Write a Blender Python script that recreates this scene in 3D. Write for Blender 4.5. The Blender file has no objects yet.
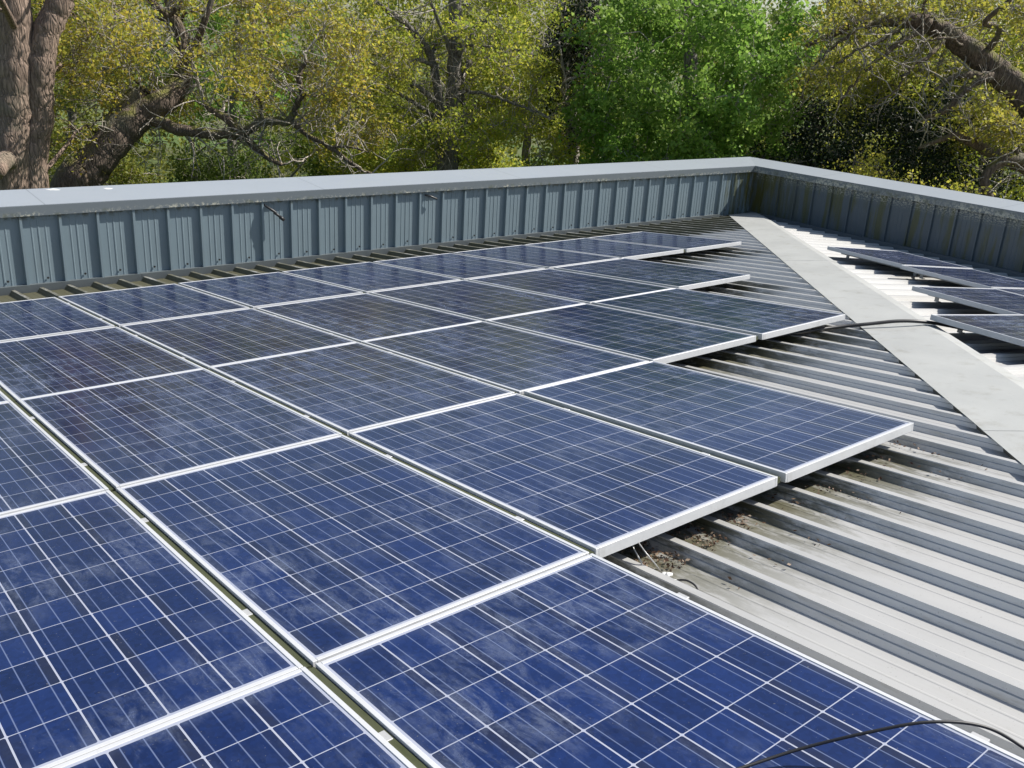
import bpy, bmesh, math, random
import numpy as np
from mathutils import Matrix, Vector

# ---------------------------------------------------------------- camera, world, sun
S = bpy.context.scene
COL = S.collection
CAM = np.array([-0.9456, -1.8564, 1.5460])
RW = np.array([[0.7723, -0.6329, 0.0550], [0.1767, 0.2970, 0.9384], [-0.6102, -0.7150, 0.3412]])
FPX = 929.8
u_, s_, v_ = np.linalg.svd(RW); RW = u_ @ v_
cd = bpy.data.cameras.new('camera'); cam = bpy.data.objects.new('camera', cd); COL.objects.link(cam)
cd.sensor_width = 36; cd.lens = FPX * 36 / 1024; cd.clip_start = 0.05; cd.clip_end = 2000
cam.matrix_world = Matrix([list(RW[:, 0]) + [CAM[0]], list(RW[:, 1]) + [CAM[1]], list(RW[:, 2]) + [CAM[2]], [0, 0, 0, 1]])
cam.matrix_world = Matrix([[RW[0][k], RW[1][k], RW[2][k], CAM[k]] for k in range(3)] + [[0, 0, 0, 1]])
S.camera = cam
SUN = Vector((0.94, -0.37, 1.02)).normalized()
wd_ = bpy.data.worlds.new('World'); S.world = wd_; wd_.use_nodes = True
wn = wd_.node_tree; sky = wn.nodes.new('ShaderNodeTexSky'); sky.sky_type = 'NISHITA'; sky.sun_disc = False
sky.sun_elevation = math.asin(SUN.z); sky.sun_rotation = math.atan2(SUN.x, SUN.y)
sky.air_density = 1.0; sky.dust_density = 1.3; sky.ozone_density = 1.0
wn.links.new(sky.outputs[0], wn.nodes['Background'].inputs[0]); wn.nodes['Background'].inputs[1].default_value = 0.08
sl = bpy.data.lights.new('sun', 'SUN'); sl.energy = 4.5; sl.angle = math.radians(0.5); sl.color = (1.0, 0.955, 0.885)
so = bpy.data.objects.new('sun', sl); COL.objects.link(so); so.rotation_euler = SUN.to_track_quat('Z', 'Y').to_euler()
so.location = (20, -10, 25)
S.view_settings.view_transform = 'Standard'; S.view_settings.look = 'None'
S.view_settings.exposure = 0.56; S.view_settings.gamma = 1
S.cycles.max_bounces = 6; S.cycles.transparent_max_bounces = 4

rng = np.random.default_rng(7); random.seed(7)

# ---------------------------------------------------------------- frames
T1 = math.radians(6.0)
M1 = np.array([[1, 0, 0], [0, math.cos(T1), math.sin(T1)], [0, -math.sin(T1), math.cos(T1)]])
def R1(x, y, z): return M1 @ np.array([x, y, z], float)           # near slope: x along the parapet, y down the slope
C2 = np.array([12.55, 7.94, -0.965]); W2 = np.array([12.07, 3.0, -0.965])
S2 = (W2 - C2) / np.linalg.norm(W2 - C2)                             # along the right parapet
HIP = M1 @ np.array([-0.721, -0.693, 0]); HIP /= np.linalg.norm(HIP)
N2 = np.cross(S2, HIP); N2 /= np.linalg.norm(N2); N2 *= np.sign(N2[2])
E2 = np.cross(N2, S2)
M2 = np.array([S2, E2, N2]).T
def R2(s, e, n): return C2 + M2 @ np.array([s, e, n], float)        # far slope
def frame_matrix(M, o): return Matrix([[M[r][0], M[r][1], M[r][2], o[r]] for r in range(3)] + [[0, 0, 0, 1]])
def ray(u, v): return RW.T @ np.array([(u - 512) / FPX, -(v - 384) / FPX, -1.0])
def at(u, v, d):                                                      # a place at horizontal distance d
    r = ray(u, v); return CAM + r * d / math.hypot(r[0], r[1])

# ---------------------------------------------------------------- materials
class NT:
    def __init__(self, name):
        self.m = bpy.data.materials.new(name); self.m.use_nodes = True
        self.t = self.m.node_tree; self.b = self.t.nodes['Principled BSDF']; self.out = self.t.nodes['Material Output']
    def n(self, typ, ins=None, **props):
        nd = self.t.nodes.new(typ)
        for k, v in props.items(): setattr(nd, k, v)
        for k, v in (ins or {}).items(): self.set(nd.inputs[k], v)
        return nd
    def set(self, sock, v):
        if hasattr(v, 'is_output') or isinstance(v, bpy.types.NodeSocket): self.t.links.new(v, sock)
        else:
            if sock.type == 'RGBA' and len(v) == 3: v = (*v, 1)
            sock.default_value = v
    def math(self, op, a, b=0.0, c=0.0, clamp=False):
        nd = self.n('ShaderNodeMath', {0: a, 1: b, 2: c}, operation=op); nd.use_clamp = clamp; return nd.outputs[0]
    def mix(self, f, a, b):
        nd = self.n('ShaderNodeMix', data_type='RGBA'); self.set(nd.inputs[0], f); self.set(nd.inputs[6], a); self.set(nd.inputs[7], b); return nd.outputs[2]
    def ramp(self, f, lo, hi):
        nd = self.n('ShaderNodeMapRange', {0: f, 1: lo, 2: hi, 3: 0.0, 4: 1.0}, interpolation_type='SMOOTHSTEP'); return nd.outputs[0]
    def obj(self, scale=(1, 1, 1)):
        tc = self.n('ShaderNodeTexCoord'); mp = self.n('ShaderNodeMapping', {'Vector': tc.outputs['Object'], 'Scale': scale}); return mp.outputs[0]
    def noise(self, vec, scale, detail=4, rough=0.55, dist=0.0):
        nd = self.n('ShaderNodeTexNoise', {'Vector': vec, 'Scale': scale, 'Detail': detail, 'Roughness': rough, 'Distortion': dist}); return nd.outputs['Fac']
    def sep(self, vec):
        nd = self.n('ShaderNodeSeparateXYZ', {0: vec}); return nd.outputs
    def p(self, **kw):
        for k, v in kw.items(): self.set(self.b.inputs[k.replace('_', ' ')], v)
        return self.m
    def bump(self, h, dist=0.01, strength=0.5):
        nd = self.n('ShaderNodeBump', {'Height': h, 'Distance': dist, 'Strength': strength}); self.set(self.b.inputs['Normal'], nd.outputs[0])

PAN, RIBH = -0.140, 0.041
def metal_mat(name, col, rough=0.5, metallic=0.0, var=0.12, grime=(0.12, 0.12, 0.09), ga=0.35, stretch=(3, .4, 3)):
    t = NT(name); v = t.obj(); a = t.noise(v, 2.2, 6, .6); b = t.noise(t.obj(stretch), 3.0, 6, .65); c = t.noise(v, 45, 3)
    lo = tuple(x * (1 - var) for x in col); hi = tuple(min(1, x * (1 + var)) for x in col)
    base = t.mix(a, lo, hi); base = t.mix(t.math('MULTIPLY', t.ramp(b, .52, .78), ga), base, grime)
    base = t.mix(t.math('MULTIPLY', t.ramp(c, .62, .72), .18), base, grime)
    t.bump(t.noise(t.obj((1, 1, 1)), 5, 4), .012, .3)
    return t.p(Base_Color=base, Roughness=t.math('ADD', rough - .08, t.math('MULTIPLY', a, .16)), Metallic=metallic)

def cells_mat(name, nu, nv, w, l, lip):
    t = NT(name)
    uv = t.n('ShaderNodeUVMap').outputs[0]; x, y, _ = t.sep(uv)
    info = t.n('ShaderNodeObjectInfo'); rnd = info.outputs['Random']
    mu = lip + .006; mv = lip + .009
    pu = (w - 2 * mu) / nu; pv = (l - 2 * mv) / nv
    cu = t.math('DIVIDE', t.math('SUBTRACT', x, mu), pu); cv = t.math('DIVIDE', t.math('SUBTRACT', y, mv), pv)
    fu = t.math('FRACT', cu); fv = t.math('FRACT', cv)
    du = t.math('MULTIPLY', t.math('MINIMUM', fu, t.math('SUBTRACT', 1.0, fu)), pu)
    dv = t.math('MULTIPLY', t.math('MINIMUM', fv, t.math('SUBTRACT', 1.0, fv)), pv)
    gu = t.math('LESS_THAN', du, .0023); gv = t.math('LESS_THAN', dv, .0015)
    inx = t.math('MULTIPLY', t.math('GREATER_THAN', cu, .0), t.math('LESS_THAN', cu, float(nu)))
    iny = t.math('MULTIPLY', t.math('GREATER_THAN', cv, .0), t.math('LESS_THAN', cv, float(nv)))
    out = t.math('SUBTRACT', 1.0, t.math('MULTIPLY', inx, iny))
    # the corners of each cell are clipped, which leaves a small white diamond at every crossing
    dia = t.math('LESS_THAN', t.math('ADD', du, dv), .0072)
    gap = t.math('MAXIMUM', t.math('MAXIMUM', gu, gv), t.math('MAXIMUM', out, dia))
    f3 = t.math('FRACT', t.math('MULTIPLY', fu, 3.0)); db = t.math('MULTIPLY', t.math('ABSOLUTE', t.math('SUBTRACT', f3, .5)), pu / 3)
    bus = t.math('SUBTRACT', 1.0, t.ramp(db, .0008, .0022))
    # multicrystalline flakes and a tone of its own for each cell
    comb = t.n('ShaderNodeCombineXYZ', {0: x, 1: y, 2: t.math('MULTIPLY', rnd, 37.0)}).outputs[0]
    cid = t.n('ShaderNodeCombineXYZ', {0: t.math('FLOOR', cu), 1: t.math('FLOOR', cv), 2: t.math('MULTIPLY', rnd, 91.0)}).outputs[0]
    wn_ = t.n('ShaderNodeTexWhiteNoise', {0: cid}).outputs['Value']
    vor = t.n('ShaderNodeTexVoronoi', {'Vector': comb, 'Scale': 75.0}).outputs['Color']
    vr = t.sep(vor)[0]
    tone = t.math('ADD', t.math('MULTIPLY', wn_, .55), t.math('MULTIPLY', vr, .45))
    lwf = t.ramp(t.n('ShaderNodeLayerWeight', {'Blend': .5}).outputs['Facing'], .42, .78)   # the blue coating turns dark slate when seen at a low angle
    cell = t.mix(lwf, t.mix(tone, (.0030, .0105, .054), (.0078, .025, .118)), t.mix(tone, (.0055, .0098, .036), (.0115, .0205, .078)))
    edge = t.ramp(t.math('ABSOLUTE', t.math('SUBTRACT', fu, .5)), .26, .40)
    wn2 = t.n('ShaderNodeTexWhiteNoise', {0: t.n('ShaderNodeVectorMath', {0: cid, 1: (3.3, 7.7, 1.1)}, operation='ADD').outputs[0]}).outputs['Value']
    cell = t.mix(t.math('MULTIPLY', t.math('MULTIPLY', edge, t.ramp(wn2, .1, .8)), .6), cell, (.017, .018, .030))
    col = t.mix(t.math('MULTIPLY', bus, .8), cell, (.15, .19, .32))
    col = t.mix(gap, col, (.40, .42, .50))
    # weather film: smears, run marks and dust, thicker in some patches
    big = t.noise(comb, 1.6, 3, .5); sm = t.noise(t.n('ShaderNodeVectorMath', {0: comb, 1: (1.5, .55, 1.0)}, operation='MULTIPLY').outputs[0], 11.0, 8, .74, .45); fine = t.noise(comb, 85.0, 5, .75)
    film = t.math('MULTIPLY', t.ramp(sm, .43, .64), t.ramp(big, .38, .60))
    film = t.math('MULTIPLY', film, t.math('ADD', .1, t.math('MULTIPLY', fine, 1.7)))
    ed = t.math('MINIMUM', t.math('MINIMUM', x, t.math('SUBTRACT', w, x)), t.math('MINIMUM', y, t.math('SUBTRACT', l, y)))
    dust = t.math('MULTIPLY', t.math('SUBTRACT', 1.0, t.ramp(ed, .012, .07)), t.noise(comb, 22, 4))
    spk = t.ramp(t.noise(comb, 130, 2), .70, .76)
    film = t.math('ADD', t.math('MULTIPLY', film, .31), t.math('ADD', t.math('MULTIPLY', dust, .16), .018))
    col = t.mix(film, col, (.20, .24, .34)); col = t.mix(t.math('MULTIPLY', spk, .35), col, (.3, .29, .25))
    t.bump(t.noise(comb, 5.0, 2), .002, .12)
    return t.p(Base_Color=col, Roughness=t.math('ADD', .13, t.math('MULTIPLY', film, .6)), IOR=1.45)

def bark_mat(name, a, b, moss=0.0):
    t = NT(name); v = t.obj((7, 7, 1.6)); n = t.noise(v, 2.6, 8, .75, .4); g = t.noise(t.obj(), 1.1, 4)
    crack = t.n('ShaderNodeTexVoronoi', {'Vector': v, 'Scale': 2.4}, feature='DISTANCE_TO_EDGE').outputs['Distance']
    c = t.mix(t.ramp(n, .32, .66), a, b); c = t.mix(t.math('MULTIPLY', t.math('SUBTRACT', 1.0, t.ramp(crack, .0, .12)), .4), c, tuple(x * .35 for x in a))
    c = t.mix(t.math('MULTIPLY', t.ramp(g, .5, .68), .5), c, (.15, .16, .11))
    if moss:
        nz = t.sep(t.n('ShaderNodeNewGeometry').outputs['Normal'])[2]
        c = t.mix(t.math('MULTIPLY', t.math('MULTIPLY', t.ramp(nz, .25, .85), t.ramp(t.noise(t.obj(), 3, 4), .42, .58)), moss), c, (.16, .16, .025))
    t.bump(t.math('ADD', n, t.ramp(crack, .0, .2)), .02, .7); return t.p(Base_Color=c, Roughness=.92)

def leaf_mat(name, cols, trans=.35, rough=.5):
    t = NT(name); g = t.n('ShaderNodeNewGeometry').outputs['Random Per Island']
    r = t.n('ShaderNodeValToRGB', {0: g}); el = r.color_ramp.elements
    el[0].color = (*cols[0], 1); el[1].color = (*cols[-1], 1)
    for k, c in enumerate(cols[1:-1]): e = el.new((k + 1) / (len(cols) - 1)); e.color = (*c, 1)
    big = t.noise(t.obj(), .55, 3); c = t.mix(t.ramp(big, .35, .65), r.outputs[0], t.n('ShaderNodeHueSaturation', {'Hue': .485, 'Saturation': 1.0, 'Value': .9, 'Color': r.outputs[0]}).outputs[0])
    t.p(Base_Color=c, Roughness=rough, IOR=1.35)
    tr = t.n('ShaderNodeBsdfTranslucent', {0: c}); mx = t.n('ShaderNodeMixShader', {0: trans, 1: t.b.outputs[0], 2: tr.outputs[0]})
    t.t.links.new(mx.outputs[0], t.out.inputs[0]); return t.m

def plain(name, c, rough=.6, metallic=0.0):
    t = NT(name); n = t.noise(t.obj(), 30, 4); return t.p(Base_Color=t.mix(n, tuple(x * .8 for x in c), tuple(min(1, x * 1.15) for x in c)), Roughness=rough, Metallic=metallic)

def roof_mat(name, drip=True):  # mill finish sheet, slightly shiny
    t = NT(name); v = t.obj(); x, y, z = t.sep(v)
    a = t.noise(v, 1.3, 6, .6); b = t.noise(t.obj((9, .5, 9)), 2.0, 6, .7); c = t.noise(v, 30, 5, .7); f = t.noise(v, 140, 2)
    nup = t.ramp(t.sep(t.n('ShaderNodeNewGeometry').outputs['Normal'])[2], .75, .92)   # rib sides get a lighter colour that stands in for bounced light
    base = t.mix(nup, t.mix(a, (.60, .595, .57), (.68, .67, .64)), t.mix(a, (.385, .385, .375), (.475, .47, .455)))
    base = t.mix(t.math('MULTIPLY', t.ramp(b, .52, .8), .25), base, (.30, .285, .24))
    base = t.mix(t.math('MULTIPLY', t.ramp(c, .60, .78), .25), base, (.25, .235, .19))
    base = t.mix(t.math('MULTIPLY', t.ramp(f, .68, .74), .4), base, (.10, .09, .07))
    # dirt that has collected on the sides of the ribs
    nrm = t.sep(t.n('ShaderNodeNewGeometry').outputs['Normal'])[0]
    side = t.ramp(t.math('ABSOLUTE', nrm), .3, .8)
    base = t.mix(t.math('MULTIPLY', side, t.math('MULTIPLY', t.ramp(t.noise(t.obj((6, .8, 6)), 3, 6, .75), .50, .74), .5)), base, (.27, .22, .13))
    if drip:                                                            # moss and dirt washed down off the panel edges
        def band(x0, x1, y0, y1):
            m = t.math('MULTIPLY', t.ramp(x, x0 - .1, x0 + .1), t.math('SUBTRACT', 1.0, t.ramp(x, x1 - .15, x1 + .25)))
            return t.math('MULTIPLY', m, t.math('MULTIPLY', t.ramp(y, y0, y1), t.math('SUBTRACT', 1.0, t.ramp(y, y1 + .4, y1 + .9))))
        m = t.math('MAXIMUM', band(1.0, 3.1, -.75, .1), band(3.15, 5.2, .9, 1.7)); m = t.math('MAXIMUM', m, band(5.2, 6.5, 2.7, 3.3)); m = t.math('MAXIMUM', m, band(6.2, 8.5, 4.3, 4.9))
        m = t.math('MAXIMUM', m, t.math('MULTIPLY', t.ramp(y, 6.3, 6.7), 1.9))
        m = t.math('MULTIPLY', m, t.math('SUBTRACT', 1.0, t.math('MULTIPLY', t.ramp(z, PAN + RIBH - .006, PAN + RIBH - .002), t.math('SUBTRACT', .78, t.math('MULTIPLY', t.ramp(y, 6.2, 6.7), .25)))))
        s = t.noise(t.obj((5, 1.5, 5)), 2.2, 6, .75)
        base = t.mix(t.math('MULTIPLY', m, t.ramp(t.math('ADD', s, t.math('MULTIPLY', m, .12)), .42, .66)), base, (.10, .095, .055))
    t.bump(a, .01, .2)
    return t.p(Base_Color=base, Roughness=.45, Metallic=.06)

def wall_mat(name, shade_side):
    t = NT(name); v = t.obj(); x, y, z = t.sep(v)
    a = t.noise(v, 2.0, 5); b = t.noise(t.obj((7, 7, .7)), 2.2, 6, .7); s = t.noise(v, 80, 3)
    base = t.mix(a, (.165, .22, .255), (.205, .265, .295))
    base = t.mix(t.math('MULTIPLY', t.ramp(b, .5, .8), .3), base, (.09, .105, .10))
    base = t.mix(t.math('MULTIPLY', t.ramp(s, .68, .72), .35), base, (.06, .06, .05))
    top = t.ramp(z, .66, .73)
    base = t.mix(t.math('MULTIPLY', top, t.ramp(t.noise(v, 16, 5, .7), .45, .6)), base, (.075, .08, .05))
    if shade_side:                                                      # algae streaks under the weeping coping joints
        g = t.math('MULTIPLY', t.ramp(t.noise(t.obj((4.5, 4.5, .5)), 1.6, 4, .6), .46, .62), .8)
        base = t.mix(.8, base, (.06, .078, .092))  # shade of the unlit side mixed into the base colour
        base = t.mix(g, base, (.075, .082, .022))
        sp = t.math('MULTIPLY', t.ramp(z, .56, .70), t.ramp(t.noise(t.obj((1, 1, 1.8)), 30, 5, .75), .49, .56))
        base = t.mix(t.math('MULTIPLY', sp, .8), base, (.42, .42, .36))
        cor = t.math('SUBTRACT', 1.0, t.ramp(x, .1, 1.6))
        base = t.mix(t.math('MULTIPLY', cor, t.ramp(t.noise(t.obj((5, 5, .6)), 2.6, 6, .7), .38, .6)), base, (.075, .075, .018))
    else:
        cor = t.ramp(x, 23.4, 24.3)
        base = t.mix(t.math('MULTIPLY', cor, t.ramp(t.noise(t.obj((5, 5, .6)), 2.6, 6, .7), .40, .6)), base, (.09, .09, .02))
    return t.p(Base_Color=base, Roughness=.42)

def coping_mat(name, crust=0.0):
    t = NT(name); v = t.obj(); x, y, z = t.sep(v)
    a = t.noise(v, .9, 5); b = t.noise(v, 7, 6, .7); s = t.noise(v, 70, 3)
    base = t.mix(a, (.30, .335, .37), (.355, .385, .415)); base = t.mix(t.math('MULTIPLY', t.ramp(b, .55, .8), .3), base, (.27, .28, .27))
    base = t.mix(t.math('MULTIPLY', t.ramp(s, .66, .72), .25), base, (.15, .15, .12))
    seam = t.math('LESS_THAN', t.math('ABSOLUTE', t.math('SUBTRACT', t.math('FRACT', t.math('DIVIDE', x, 3.0)), .45)), .0018)
    base = t.mix(t.math('MULTIPLY', seam, .4), base, (.06, .065, .07))
    # the fascia is darker than the top, lichen sits along its lower edge
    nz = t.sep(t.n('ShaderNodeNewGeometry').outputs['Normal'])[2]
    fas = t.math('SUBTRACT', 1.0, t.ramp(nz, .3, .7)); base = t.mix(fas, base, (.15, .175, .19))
    low = t.math('SUBTRACT', 1.0, t.ramp(z, -.10, -.045 + crust * .08))
    pat = t.ramp(t.noise(v, .9, 3), .45, .6)
    lich = t.math('MULTIPLY', t.math('MULTIPLY', low, fas), t.math('MULTIPLY', t.ramp(t.noise(v, 30, 5, .75), .53 - crust * .06, .58 - crust * .05), t.math('ADD', .35, pat)))
    base = t.mix(lich, base, (.46, .46, .38))
    grn = t.math('MULTIPLY', t.math('MULTIPLY', low, fas), t.ramp(t.noise(v, 12, 4), .52, .7)); base = t.mix(t.math('MULTIPLY', grn, .6), base, (.10, .11, .05))
    t.bump(a, .02, .25)
    return t.p(Base_Color=base, Roughness=.38)

MAT = {
    'frame': metal_mat('anodised_frame', (.57, .58, .59), .38, .0, .07, (.3, .29, .26), .35),
    'rail': metal_mat('rail_aluminium', (.42, .42, .41), .4, .4, .1),
    'clamp': metal_mat('clamp_steel', (.5, .5, .49), .4, .2, .1),
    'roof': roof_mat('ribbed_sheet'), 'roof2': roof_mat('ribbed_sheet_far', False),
    'flash': metal_mat('hip_sheet', (.41, .415, .395), .5, 0, .14, (.27, .26, .22), .7, (2.2, 2.2, 2.2)),
    'filler': plain('foam_filler', (.10, .10, .085), .9),
    'wall': wall_mat('blue_grey_cladding', False), 'wall2': wall_mat('shaded_algae_cladding', True), 'coping': coping_mat('coping_sheet'), 'coping2': coping_mat('crusted_coping_sheet', 1.0),
    'trim': metal_mat('trim_sheet', (.105, .122, .13), .42, 0, .1, (.10, .10, .08), .5),
    'brick': plain('render_wall', (.30, .28, .25), .9),
    'gap': metal_mat('mossy_gap_shade', (.058, .066, .030), .9, 0, .3, (.03, .04, .008), .9, (8, 2, 8)), 'cable': plain('black_cable', (.02, .02, .022), .45), 'screw': plain('screw_head', (.06, .06, .06), .4, .6),
    'washer': plain('pale_plastic', (.62, .60, .55), .6), 'white': plain('white_plastic', (.75, .75, .73), .5),
}
def ground_mat():
    t = NT('grass_ground'); v = t.obj(); a = t.noise(v, .12, 5); b = t.noise(v, 6, 5)
    c = t.mix(t.ramp(a, .35, .6), (.075, .14, .02), (.12, .12, .045)); c = t.mix(t.math('MULTIPLY', b, .5), c, (.05, .07, .015)); return t.p(Base_Color=c, Roughness=.95)
MAT['ground'] = ground_mat()

# ---------------------------------------------------------------- mesh helpers
def link(name, me, mat, parent=None):
    o = bpy.data.objects.new(name, me); COL.objects.link(o)
    if mat is not None and not me.materials: me.materials.append(mat)
    if parent is not None: o.parent = parent
    return o
def tag(o, label, cat, group=None, kind=None):
    if label: o['label'] = label
    if cat: o['category'] = cat
    if group: o['group'] = group
    if kind: o['kind'] = kind
    return o
def empty(name, mw, label, cat, group=None):
    o = bpy.data.objects.new(name, None); COL.objects.link(o); o.empty_display_size = .2; o.matrix_world = mw
    return tag(o, label, cat, group)
def mesh(name, vs, fs, smooth=False):
    me = bpy.data.meshes.new(name); me.from_pydata([tuple(map(float, v)) for v in vs], [], fs); me.validate(); me.update()
    if smooth: me.polygons.foreach_set('use_smooth', [True] * len(me.polygons))
    return me
class MB:
    def __init__(self): self.v = []; self.f = []
    def add(self, vs, fs):
        k = len(self.v); self.v += list(vs); self.f += [tuple(i + k for i in f) for f in fs]; return self
    def box(self, x0, x1, y0, y1, z0, z1):
        return self.add([(x0, y0, z0), (x1, y0, z0), (x1, y1, z0), (x0, y1, z0), (x0, y0, z1), (x1, y0, z1), (x1, y1, z1), (x0, y1, z1)],
                        [(3, 2, 1, 0), (4, 5, 6, 7), (0, 1, 5, 4), (1, 2, 6, 5), (2, 3, 7, 6), (3, 0, 4, 7)])
    def prism(self, bottom, top):
        n = len(bottom)
        return self.add(list(bottom) + list(top), [tuple(reversed(range(n))), tuple(range(n, 2 * n))] + [(i, (i + 1) % n, n + (i + 1) % n, n + i) for i in range(n)])
    def tube(self, pts, rad, sides=6, cap=True):
        pts = np.array(pts, float); n = len(pts); rad = np.broadcast_to(rad, (n,))
        d = np.gradient(pts, axis=0); d /= np.linalg.norm(d, axis=1)[:, None] + 1e-9
        ref = np.array([.31, .17, .93]) if abs(d[0][2]) < .9 else np.array([.9, .3, .1])
        a = np.cross(d, ref); a /= np.linalg.norm(a, axis=1)[:, None] + 1e-9; b = np.cross(d, a)
        th = np.arange(sides) * 2 * math.pi / sides
        ring = pts[:, None, :] + rad[:, None, None] * (np.cos(th)[None, :, None] * a[:, None, :] + np.sin(th)[None, :, None] * b[:, None, :])
        fs = []
        for i in range(n - 1):
            for k in range(sides):
                k2 = (k + 1) % sides; fs.append((i * sides + k, i * sides + k2, (i + 1) * sides + k2, (i + 1) * sides + k))
        if cap: fs += [tuple(reversed(range(sides))), tuple(range((n - 1) * sides, n * sides))]
        return self.add([tuple(p) for p in ring.reshape(-1, 3)], fs)
    def build(self, name, mat, parent=None, smooth=False, bevel=0.0):
        me = mesh(name, self.v, self.f, smooth)
        if bevel:
            bm = bmesh.new(); bm.from_mesh(me); bmesh.ops.remove_doubles(bm, verts=bm.verts, dist=1e-6)
            bmesh.ops.bevel(bm, geom=list(bm.edges), offset=bevel, segments=1, affect='EDGES'); bm.to_mesh(me); bm.free()
        return link(name, me, mat, parent)
def spline(pts, n=8):
    p = np.array(pts, float); p = np.vstack([2 * p[0] - p[1], p, 2 * p[-1] - p[-2]]); out = []
    for i in range(1, len(p) - 2):
        for t in np.linspace(0, 1, n, endpoint=False):
            out.append(.5 * (2 * p[i] + (p[i + 1] - p[i - 1]) * t + (2 * p[i - 1] - 5 * p[i] + 4 * p[i + 1] - p[i + 2]) * t * t + (3 * p[i] - p[i - 1] - 3 * p[i + 1] + p[i + 2]) * t ** 3))
    out.append(p[-2]); return np.array(out)

# ---------------------------------------------------------------- ground
GZ = -5.2
me = mesh('ground', [(-400, -400, GZ), (400, -400, GZ), (400, 400, GZ), (-400, 400, GZ)], [(0, 1, 2, 3)])
tag(link('ground', me, MAT['ground']), None, None, kind='structure')

# ---------------------------------------------------------------- building: ribbed slopes, hip flashing, outer walls
I4 = Matrix.Identity(4)
PAN, RIBH, PIT = -0.140, 0.041, 0.25
DZ2 = -0.03
bld = empty('low_building', Matrix.Translation((2, 0, GZ)), 'low building with pale ribbed metal roof slopes meeting at a flashed hip', 'building')
def keep(o, mw): o.parent = bld; o.matrix_parent_inverse = bld.matrix_world.inverted(); o.matrix_world = mw; return o
bpy.context.view_layer.update()
def hip_y(x): return 7.876 + (x - 12.55) * .9612
def rib_profile(k0, k1, off, pan, h):
    """Cross section of the sheet: narrow ribs with a stepped web, two swages in each pan."""
    pr = []
    for k in range(k0, k1):
        o = off + k * PIT
        pr += [(o, pan), (o + .010, pan + h * .48), (o + .017, pan + h * .52), (o + .026, pan + h), (o + .058, pan + h), (o + .067, pan + h * .52), (o + .074, pan + h * .48), (o + .084, pan),
               (o + .118, pan), (o + .122, pan + .0014), (o + .128, pan + .0014), (o + .132, pan), (o + .188, pan), (o + .192, pan + .0014), (o + .198, pan + .0014), (o + .202, pan)]
    return pr
pr = rib_profile(-48, 51, -.075, PAN, RIBH)
vs, fs = [], []
pr = [q for q in pr if q[0] < 12.54]
for (x, z) in pr: vs += [(x, max(hip_y(x), -9.0), z), (x, 7.985 if x > 11.6 else 7.90, z)]
for i in range(len(pr) - 1): fs.append((2 * i, 2 * i + 2, 2 * i + 3, 2 * i + 1))
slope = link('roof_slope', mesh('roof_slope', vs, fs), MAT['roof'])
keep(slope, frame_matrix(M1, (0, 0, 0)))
hs = -(HIP @ E2) / (HIP @ S2)
pr2 = rib_profile(0, 72, .12, 0.0, RIBH); pr2 = [(0.0, 0.0)] + pr2
vs, fs = [], []
for (s, z) in pr2: vs += [(s, .02, z), (s, -min(s * hs, 14), z)]
for i in range(len(pr2) - 1): fs.append((2 * i, 2 * i + 2, 2 * i + 3, 2 * i + 1))
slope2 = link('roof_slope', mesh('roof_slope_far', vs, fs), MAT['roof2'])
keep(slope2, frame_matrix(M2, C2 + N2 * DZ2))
# hip flashing: two wings folded along the hip, 2 mm sheet, laps every 3 m
hp = R1(12.55, 7.876, PAN); WL, WR = .475, .10
d1 = M1 @ np.array([-.693, .721, 0]); n1 = M1 @ np.array([0, 0, 1.])
d2 = np.cross(N2, HIP); d2 *= np.sign(d2 @ S2 * 1.0)
if d2 @ (np.array([1., -1., 0])) < 0: d2 = -d2
fl = MB(); L = 17.5; a0 = .0
k = 0
while a0 < L:
    a1 = min(a0 + 3.0, L); lift = .0015 * (k % 2)
    def pt(a, side, up):
        if side == 0: return hp + HIP * a + (n1 + N2) / np.linalg.norm(n1 + N2) * (RIBH + .012 + up + lift)
        if side == 1: return hp + HIP * (a + (.42 if a == 0 else 0)) + d1 * WL + n1 * (RIBH + .004 + up + lift)
        return hp + HIP * (a + (.42 if a == 0 else 0)) + d2 * WR + N2 * (RIBH + .004 + up + lift)
    for side in (1, 2):
        q = [pt(a0, 0, 0), pt(a0, side, 0), pt(a1 + .06, side, 0), pt(a1 + .06, 0, 0)]; qt = [pt(a0, 0, .002), pt(a0, side, .002), pt(a1 + .06, side, .002), pt(a1 + .06, 0, .002)]
        if side == 2: q.reverse(); qt.reverse()
        fl.prism(q, qt)
    a0 = a1; k += 1
flash = keep(fl.build('hip_flashing', MAT['flash']), I4)
fb = MB()
for side, w, dn in ((d1, WL, .01), (d2, WR, .12)):
    up = n1 if side is d1 else N2
    p0 = hp + side * (w - .035) + HIP * .5; p1 = hp + side * (w - .035) + HIP * L
    fb.prism([p0 - up * dn, p1 - up * dn, p1 - up * dn - side * .02, p0 - up * dn - side * .02], [p0 + up * (RIBH + .002), p1 + up * (RIBH + .002), p1 + up * (RIBH + .002) - side * .02, p0 + up * (RIBH + .002) - side * .02])
ff = fb.build('closure_filler', MAT['filler']); ff.parent = flash; ff.matrix_parent_inverse = Matrix.Identity(4)
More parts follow.
